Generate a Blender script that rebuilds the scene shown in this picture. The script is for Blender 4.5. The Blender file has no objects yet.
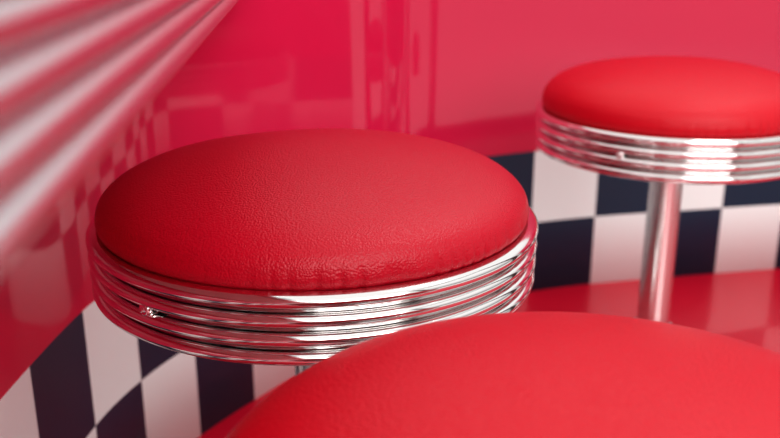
import bpy, bmesh, math, random
from mathutils import Vector, Matrix, noise
random.seed(3)
S=bpy.context.scene
S.view_settings.view_transform='Standard'
try: S.view_settings.look='Medium High Contrast'
except Exception as ex: print('look',ex)
S.view_settings.exposure=0.05
COL=S.collection

# ---------------- materials ----------------
def mat(name,color,rough=0.4,metal=0.0,coat=0.0,coat_r=0.05,spec=0.5):
    m=bpy.data.materials.new(name); m.use_nodes=True
    b=m.node_tree.nodes['Principled BSDF']
    b.inputs['Base Color'].default_value=(*color,1)
    b.inputs['Roughness'].default_value=rough
    b.inputs['Metallic'].default_value=metal
    b.inputs['Coat Weight'].default_value=coat
    b.inputs['Coat Roughness'].default_value=coat_r
    b.inputs['Specular IOR Level'].default_value=spec
    return m,b
def leather(name,col):
    m,b=mat(name,col,0.36,spec=0.36)
    nt=m.node_tree; N=nt.nodes; L=nt.links
    tc=N.new('ShaderNodeTexCoord')
    v=N.new('ShaderNodeTexVoronoi'); v.feature='SMOOTH_F1'; v.inputs['Scale'].default_value=640; v.inputs['Randomness'].default_value=1
    v.inputs['Smoothness'].default_value=0.3
    n=N.new('ShaderNodeTexNoise'); n.inputs['Scale'].default_value=400; n.inputs['Detail'].default_value=2
    L.new(tc.outputs['Object'],v.inputs['Vector']); L.new(tc.outputs['Object'],n.inputs['Vector'])
    ns=N.new('ShaderNodeMath'); ns.operation='MULTIPLY'; ns.inputs[1].default_value=0.4
    L.new(n.outputs['Fac'],ns.inputs[0])
    mx=N.new('ShaderNodeMath'); mx.operation='MULTIPLY_ADD'; mx.inputs[1].default_value=-1.3
    L.new(v.outputs['Distance'],mx.inputs[0]); L.new(ns.outputs[0],mx.inputs[2])
    bp=N.new('ShaderNodeBump'); bp.inputs['Strength'].default_value=0.5; bp.inputs['Distance'].default_value=0.0006
    L.new(mx.outputs[0],bp.inputs['Height']); L.new(bp.outputs['Normal'],b.inputs['Normal'])
    n2=N.new('ShaderNodeTexNoise'); n2.inputs['Scale'].default_value=9
    L.new(tc.outputs['Object'],n2.inputs['Vector'])
    mr=N.new('ShaderNodeMapRange'); mr.inputs['To Min'].default_value=0.34; mr.inputs['To Max'].default_value=0.42
    L.new(n2.outputs['Fac'],mr.inputs['Value']); L.new(mr.outputs['Result'],b.inputs['Roughness'])
    return m
M_leatherShade=leather('red_leather_shaded',(0.43,0.002,0.018))  # same red leather, colour darkened for the dimmer light on the main stool
M_leatherB=leather('red_leather',(0.54,0.002,0.015))
M_chrome,_b=mat('chrome',(0.78,0.765,0.76),0.09,1.0)
M_edge,_b=mat('chrome_trim',(0.68,0.71,0.73),0.26,1.0)
def brushed(name):
    m,b=mat(name,(0.76,0.75,0.74),0.2,1.0)
    nt=m.node_tree;N=nt.nodes;L=nt.links
    tc=N.new('ShaderNodeTexCoord'); mp=N.new('ShaderNodeMapping'); mp.inputs['Scale'].default_value=(60,60,2)
    n=N.new('ShaderNodeTexNoise'); n.inputs['Scale'].default_value=6
    L.new(tc.outputs['Object'],mp.inputs[0]);L.new(mp.outputs[0],n.inputs['Vector'])
    mr=N.new('ShaderNodeMapRange'); mr.inputs['To Min'].default_value=0.14; mr.inputs['To Max'].default_value=0.3
    L.new(n.outputs['Fac'],mr.inputs['Value']);L.new(mr.outputs['Result'],b.inputs['Roughness'])
    return m
M_pole=brushed('brushed_chrome')
def gloss(name,color,rough,coat,wav=0.0015,coat_r=0.03,spec=.5):
    m,b=mat(name,color,rough,0,coat,coat_r,spec)
    nt=m.node_tree;N=nt.nodes;L=nt.links
    tc=N.new('ShaderNodeTexCoord'); mp=N.new('ShaderNodeMapping'); mp.inputs['Scale'].default_value=(1,1,0.2)
    n=N.new('ShaderNodeTexNoise'); n.inputs['Scale'].default_value=5; n.inputs['Detail'].default_value=1
    L.new(tc.outputs['Object'],mp.inputs[0]);L.new(mp.outputs[0],n.inputs['Vector'])
    bp=N.new('ShaderNodeBump'); bp.inputs['Strength'].default_value=0.5; bp.inputs['Distance'].default_value=wav*4
    L.new(n.outputs['Fac'],bp.inputs['Height']); L.new(bp.outputs['Normal'],b.inputs['Normal']); L.new(bp.outputs['Normal'],b.inputs['Coat Normal'])
    return m
M_wall=gloss('red_gloss_laminate',(0.58,0.010,0.068),0.4,1.0,coat_r=.04,spec=.2)
M_white=gloss('white_tile',(0.86,0.97,0.96),0.45,0.1)
M_dark=gloss('dark_tile',(0.002,0.028,0.060),0.45,0.1)
M_floor=gloss('red_floor',(0.58,0.005,0.030),0.35,0.5,coat_r=.06)
M_black,_=mat('black_board',(0.02,0.02,0.02),0.6)
M_cream,_=mat('counter_laminate',(0.75,0.72,0.7),0.3)
M_reflFrame,_=mat('dark_reflection_frame',(0.03,0.006,0.008),0.4)
M_reflSlab,_=mat('pale_reflection_slab',(0.8,0.79,0.78),0.8)

def obj(name,me,parent=None):
    o=bpy.data.objects.new(name,me); COL.objects.link(o)
    if parent: o.parent=parent
    return o
def lathe(name,prof,seg,m,parent=None,fn=None):
    bm=bmesh.new(); rows=[]
    for i,(r,z) in enumerate(prof):
        if r<1e-6: rows.append([bm.verts.new((0,0,z))]); continue
        row=[]
        for k in range(seg):
            a=2*math.pi*k/seg; rr,zz=(fn(i,r,z,a) if fn else (r,z))
            row.append(bm.verts.new((rr*math.cos(a),rr*math.sin(a),zz)))
        rows.append(row)
    for A,B in zip(rows[:-1],rows[1:]):
        for k in range(seg):
            k2=(k+1)%seg
            if len(A)==1 and len(B)==1: continue
            if len(A)==1: bm.faces.new((A[0],B[k],B[k2]))
            elif len(B)==1: bm.faces.new((A[k],A[k2],B[0]))
            else: bm.faces.new((A[k],A[k2],B[k2],B[k]))
    bmesh.ops.recalc_face_normals(bm,faces=bm.faces)
    me=bpy.data.meshes.new(name); bm.to_mesh(me); bm.free()
    me.materials.append(m)
    for p in me.polygons: p.use_smooth=True
    return obj(name,me,parent)

def catmull(pts,n):
    P=[Vector(p) for p in pts]; P=[2*P[0]-P[1]]+P+[2*P[-1]-P[-2]]
    out=[]
    for i in range(1,len(P)-2):
        for j in range(n):
            t=j/n
            out.append(0.5*((2*P[i])+(-P[i-1]+P[i+1])*t+(2*P[i-1]-5*P[i]+4*P[i+1]-P[i+2])*t*t+(-P[i-1]+3*P[i]-3*P[i+1]+P[i+2])*t**3))
    out.append(P[-2]); return out

# ---------------- stools ----------------
def stool(loc,rot,seed,RIM,puff,band,lea,name='bar_stool',scale=1.0):
    e=bpy.data.objects.new(name,None); COL.objects.link(e); e.location=(loc[0],loc[1],0); e.rotation_euler=(0,0,rot)
    e.empty_display_size=0.1; e.scale=(scale,scale,1)
    ctrl=[(.166,-.006),(.1740,.000),(.1765,.006),(.1763,.012),(.1740,.020),(.168,.0285),(.156,.0375),(.135,.0460),(.105,.0530),(.07,.0580),(.035,.0605),(0,.0612)]
    pr=[(max(0,p.x),p.y*(puff if p.y>0 else 1)) for p in catmull(ctrl,7)]
    pr[-1]=(0,.0612*puff)
    prof=[(r,RIM+z) for r,z in pr]
    def fn(i,r,z,a):
        h=z-RIM
        w=math.exp(-((h-0.004)/0.010)**2) if h<0.035 else 0
        if r>0.16 and w>0.01:
            g=noise.noise(Vector((math.cos(a)*1.6,math.sin(a)*1.6,seed)))
            gate=max(0.05,min(1,0.1+0.9*max(0,math.cos(a+rot+math.radians(60)))**4+g*0.5))
            ph=noise.noise(Vector((math.cos(a)*4,math.sin(a)*4,seed+9)))*5
            s=math.sin(a*62+ph*2.5)
            r+= -0.0014*w*gate*(max(0,s)**2)+0.0004*gate*w*noise.noise(Vector((math.cos(a)*20,math.sin(a)*20,seed+4+h*18)))
        n=noise.noise(Vector((r*math.cos(a)*9,r*math.sin(a)*9,seed+2)))
        z+= n*0.0013*(1 if h>0.02 else 0.3*max(0,h)/0.02)
        return r,z
    lathe('seat_cushion',prof,640,lea,e,fn)
    # ribbed chrome band, 4 beads with deep grooves
    p=[(.160,-.010),(.168,-.004),(.1735,-.0008),(.1755,-.0002)]
    z=-0.0002
    GR=.0024
    h=(band-3*GR)/4
    for q in range(4):
        for j in range(0,17):
            t=j/16
            bul=math.sqrt(max(0,1-(2*t-1)**2))
            p.append((0.1775+0.0075*bul-0.0004*q, z-h*t))
        z-=h
        if q<3:
            p.append((0.1725-0.0004*q, z-0.0003)); p.append((0.1725-0.0004*q, z-GR+.0003)); z-=GR
    zb=z
    p+= [(.172,zb-.002),(.165,zb-.002),(.162,zb+.004)]
    prof=[(r,RIM+zz) for r,zz in p]
    lathe('chrome_rim',prof,256,M_chrome,e)
    lathe('seat_pan',[(0.166,RIM-.012),(0.166,RIM+zb+.001),(.10,RIM+zb-.002),(.06,RIM+zb-.004),(0,RIM+zb-.004)],96,M_black,e)
    zz=RIM+zb-.004
    lathe('swivel_collar',[(0,zz),(.05,zz),(.052,zz-.003),(.05,zz-.008),(.034,zz-.012),(.030,zz-.03),(.0225,zz-.032)],96,M_pole,e)
    lathe('pedestal_pole',[(.0225,zz-.01),(.0225,.12)],96,M_pole,e)
    lathe('bell_base',[(.0225,.128),(.028,.126),(.030,.120),(.038,.114),(.07,.103),(.105,.086),(.14,.058),(.165,.033),(.182,.014),(.187,.006),(.187,0.0),(0,0.0)],128,M_chrome,e)
    a=math.radians(234)-rot
    rr=.1795; sz=RIM-2*h-GR*1.5+.0012
    b=lathe('rim_screw',[(0,.0064),(.0015,.0064),(.0018,.0042),(.0030,.0050),(.0044,.0046),(.0053,.0026),(.0055,-.004),(0,-.004)],32,M_chrome,e)
    b.matrix_local=Matrix.Translation((rr*math.cos(a),rr*math.sin(a),sz))@Matrix.Rotation(a,4,'Z')@Matrix.Rotation(math.pi/2,4,'Y')
    return e
stool((-.0615,.712),0.0,1.3,.4560,.88,.052,M_leatherShade,scale=.988)
stool((.385,1.209),4.3,5.1,.4445,1.07,.056,M_leatherB)
stool((.087,.325),2.7,8.2,.421,1.2,.055,M_leatherB)

# ---------------- curved wall with checker band ----------------
ctrl=[(-.345,-1.2),(-.347,-.6),(-.347,.1),(-.346,.5),(-.343,.74),(-.333,.912),(-.302,1.03),(-.262,1.115),(-.205,1.208),(-.11,1.34),(.01,1.467),(.13,1.562),(.27,1.632),(.404,1.674),(.54,1.703),(.677,1.731),(.817,1.758),(.97,1.78),(1.13,1.77),(1.29,1.71),(1.42,1.6),(1.49,1.48)]
P=catmull(ctrl,24)
P=[Vector((p.x,p.y)) for p in P]
for _ in range(60):
    Q=P[:]
    for i in range(1,len(P)-1): Q[i]=(P[i-1]+2*P[i]+P[i+1])/4
    P=Q
arc=[0]
for a,b in zip(P[:-1],P[1:]): arc.append(arc[-1]+(b-a).length)
def at(s):
    if s<=0: return P[0]
    for i in range(len(arc)-1):
        if arc[i+1]>=s:
            t=(s-arc[i])/(arc[i+1]-arc[i]); return P[i].lerp(P[i+1],t)
    return P[-1]
def nearest(x,y):
    q=Vector((x,y)); i=min(range(len(P)),key=lambda k:(P[k]-q).length); return arc[i]
sA=nearest(-.335,.900); sB=nearest(.27,1.632)
w=[.112,.115,.12,.125,.13,.132,.135,.137]; k=(sB-sA)/sum(w)
bd=[sA]
for x in w: bd.append(bd[-1]+x*k)
idx0=0
while bd[0]>0.14: bd.insert(0,bd[0]-.130); idx0-=1
bd.insert(0,0); idx0-=1
while bd[-1]<arc[-1]-.14: bd.append(bd[-1]+.137)
bd.append(arc[-1])
SUB=16; CELL=.1415
zs=[0,CELL,2*CELL,.33,.38,.45,.6,.8,.95]
bm=bmesh.new(); cols=[]; cid=[]; ss=[]
for c in range(len(bd)-1):
    for j in range(SUB):
        s=bd[c]+(bd[c+1]-bd[c])*j/SUB
        cols.append(at(s)); cid.append(c+idx0); ss.append(s)
cols.append(P[-1]); ss.append(arc[-1])
# ripple added to the wall's shape to bend its reflections into streaks
s0=nearest(-.01,1.447)
V=[]
for i,(p,s) in enumerate(zip(cols,ss)):
    a=cols[max(0,i-1)]; b=cols[min(len(cols)-1,i+1)]; t=(b-a).normalized(); nn=Vector((t.y,-t.x))
    row=[]
    for z in zs:
        g=max(0,min(1,(z-.29)/.12))
        off=g*(.0035*math.exp(-((s-s0)/.022)**2)-.003*math.exp(-((s-s0-.055)/.025)**2))
        row.append(bm.verts.new((p.x+nn.x*off,p.y+nn.y*off,z)))
    V.append(row)
for i in range(len(cols)-1):
    for r in range(len(zs)-1):
        f=bm.faces.new((V[i][r],V[i+1][r],V[i+1][r+1],V[i][r+1])); f.smooth=True
        if r<2:
            white=(cid[i]%2==0) if r==1 else (cid[i]%2!=0)
            f.material_index=1 if white else 2
bmesh.ops.recalc_face_normals(bm,faces=bm.faces)
me=bpy.data.meshes.new('wall_curved'); bm.to_mesh(me); bm.free()
for m in (M_wall,M_white,M_dark): me.materials.append(m)
wall=obj('wall_curved',me)
md=wall.modifiers.new('thick','SOLIDIFY'); md.thickness=.03
cx=Vector((.5,.5,0))
pf=wall.data.polygons[len(wall.data.polygons)//2]
md.offset = -1 if pf.normal.dot(cx-Vector(pf.center))>0 else 1

def slab(name,x0,x1,y0,y1,z0,z1,m,parent=None):
    bm=bmesh.new(); bmesh.ops.create_cube(bm,size=1)
    for v in bm.verts: v.co=Vector(((x0+x1)/2+v.co.x*(x1-x0),(y0+y1)/2+v.co.y*(y1-y0),(z0+z1)/2+v.co.z*(z1-z0)))
    me=bpy.data.meshes.new(name); bm.to_mesh(me); bm.free(); me.materials.append(m)
    return obj(name,me,parent)
slab('floor',-.5,1.62,-3.0,2.1,-.05,0,M_floor)
slab('reflection_slab',1.62,9,-5,6,-.06,-.012,M_reflSlab)  # unseen pale slab added so wall and chrome reflect something bright
# unseen frame added on the open side for dark stripes in wall reflections
refl=bpy.data.objects.new('reflection_frame',None); COL.objects.link(refl)
slab('reflection_post_1',1.53,1.585,1.22,1.37,0,1.9,M_reflFrame,refl)
slab('reflection_post_2',1.53,1.585,-.56,-.44,0,1.9,M_reflFrame,refl)
slab('reflection_sill',1.525,1.59,-.56,1.37,0.0,.03,M_reflFrame,refl)
slab('reflection_head',1.525,1.59,-.56,1.37,1.9,1.96,M_reflFrame,refl)

# ---------------- wall counter with ribbed chrome edge ----------------
cnt=bpy.data.objects.new('wall_counter',None); COL.objects.link(cnt)
ZT=.670; ZB=.620
d=Vector((-.092,1)).normalized(); n=Vector((d.y,-d.x))
E0=Vector((-.072,.154))
Lo=[E0+d*t for t in [-.9+i*.05 for i in range(41)]]
Lo=[p for p in Lo if p.x>at(nearest(p.x,p.y)).x+.004 and (p-at(nearest(p.x,p.y))).length>.02]
prof=[(-.004,ZT),(0,ZT+.0008),(.004,ZT-.0005)]
z=ZT-.001; nr=4; h=(ZT-ZB-.002)/nr
for q in range(nr):
    for j in range(15):
        t=j/14; prof.append((.001+.0050*math.sin(math.pi*t)**0.8,z-h*t))
    prof.append((-.0012,z-h)); 
    z-=h
prof+=[(-.004,ZB),(-.012,ZB)]
bm=bmesh.new()
R=[[bm.verts.new((p.x+n.x*o,p.y+n.y*o,zz)) for o,zz in prof] for p in Lo]
for A,B in zip(R[:-1],R[1:]):
    for j in range(len(prof)-1):
        f=bm.faces.new((A[j],B[j],B[j+1],A[j+1])); f.smooth=True
me=bpy.data.meshes.new('chrome_edge'); bm.to_mesh(me); bm.free(); me.materials.append(M_edge)
obj('chrome_edge',me,cnt)
inner=[p for p in cols if p.y<=Lo[-1].y+.02 and p.x<.0 and p.y>=Lo[0].y-.05]
poly=[p-n*.002 for p in Lo]+[Vector((p.x+.003,p.y)) for p in reversed(inner)]
bm=bmesh.new()
t=[bm.verts.new((p.x,p.y,ZT-.001)) for p in poly]; b=[bm.verts.new((p.x,p.y,ZB+.002)) for p in poly]
bm.faces.new(t); bm.faces.new(list(reversed(b)))
for i in range(len(poly)):
    j=(i+1)%len(poly); bm.faces.new((t[i],b[i],b[j],t[j]))
bmesh.ops.recalc_face_normals(bm,faces=bm.faces)
me=bpy.data.meshes.new('counter_board'); bm.to_mesh(me); bm.free(); me.materials.append(M_cream)
obj('counter_board',me,cnt)

# ---------------- light ----------------
W=bpy.data.worlds.new('World'); S.world=W; W.use_nodes=True
nt=W.node_tree; bg=nt.nodes['Background']
tc=nt.nodes.new('ShaderNodeTexCoord'); sp=nt.nodes.new('ShaderNodeSeparateXYZ')
cr=nt.nodes.new('ShaderNodeValToRGB')
mr=nt.nodes.new('ShaderNodeMapRange'); mr.inputs['From Min'].default_value=-1
nt.links.new(tc.outputs['Generated'],sp.inputs[0]); nt.links.new(sp.outputs['Z'],mr.inputs['Value'])
nt.links.new(mr.outputs['Result'],cr.inputs[0]); nt.links.new(cr.outputs[0],bg.inputs[0])
e=cr.color_ramp.elements; e[0].position=.45; e[0].color=(.14,.12,.12,1); e[1].position=.72; e[1].color=(1,.985,.97,1)
bg.inputs[1].default_value=1.0
def area(name,loc,target,sx,sy,power,col=(1,1,1)):
    l=bpy.data.lights.new(name,'AREA'); l.shape='RECTANGLE'; l.size=sx; l.size_y=sy; l.energy=power; l.color=col
    o=bpy.data.objects.new(name,l); COL.objects.link(o); o.location=loc
    o.rotation_euler=(Vector(target)-Vector(loc)).to_track_quat('-Z','Y').to_euler(); return o
area('window_light',(1.2,-1.9,1.7),(.2,1,.4),2.2,1.8,54,(1,.98,.96))
area('ceiling_light',(.9,.9,2.2),(.3,.9,.4),.5,.5,8,(1,.97,.94))

# ---------------- camera ----------------
c=bpy.data.cameras.new('camera'); co=bpy.data.objects.new('camera',c); COL.objects.link(co)
co.location=(0,0,.68); co.rotation_euler=(math.radians(72),0,0)
c.sensor_width=36; c.lens=36*900/780; c.clip_start=.01
c.dof.use_dof=True; c.dof.focus_distance=.62; c.dof.aperture_fstop=6.5
S.camera=co
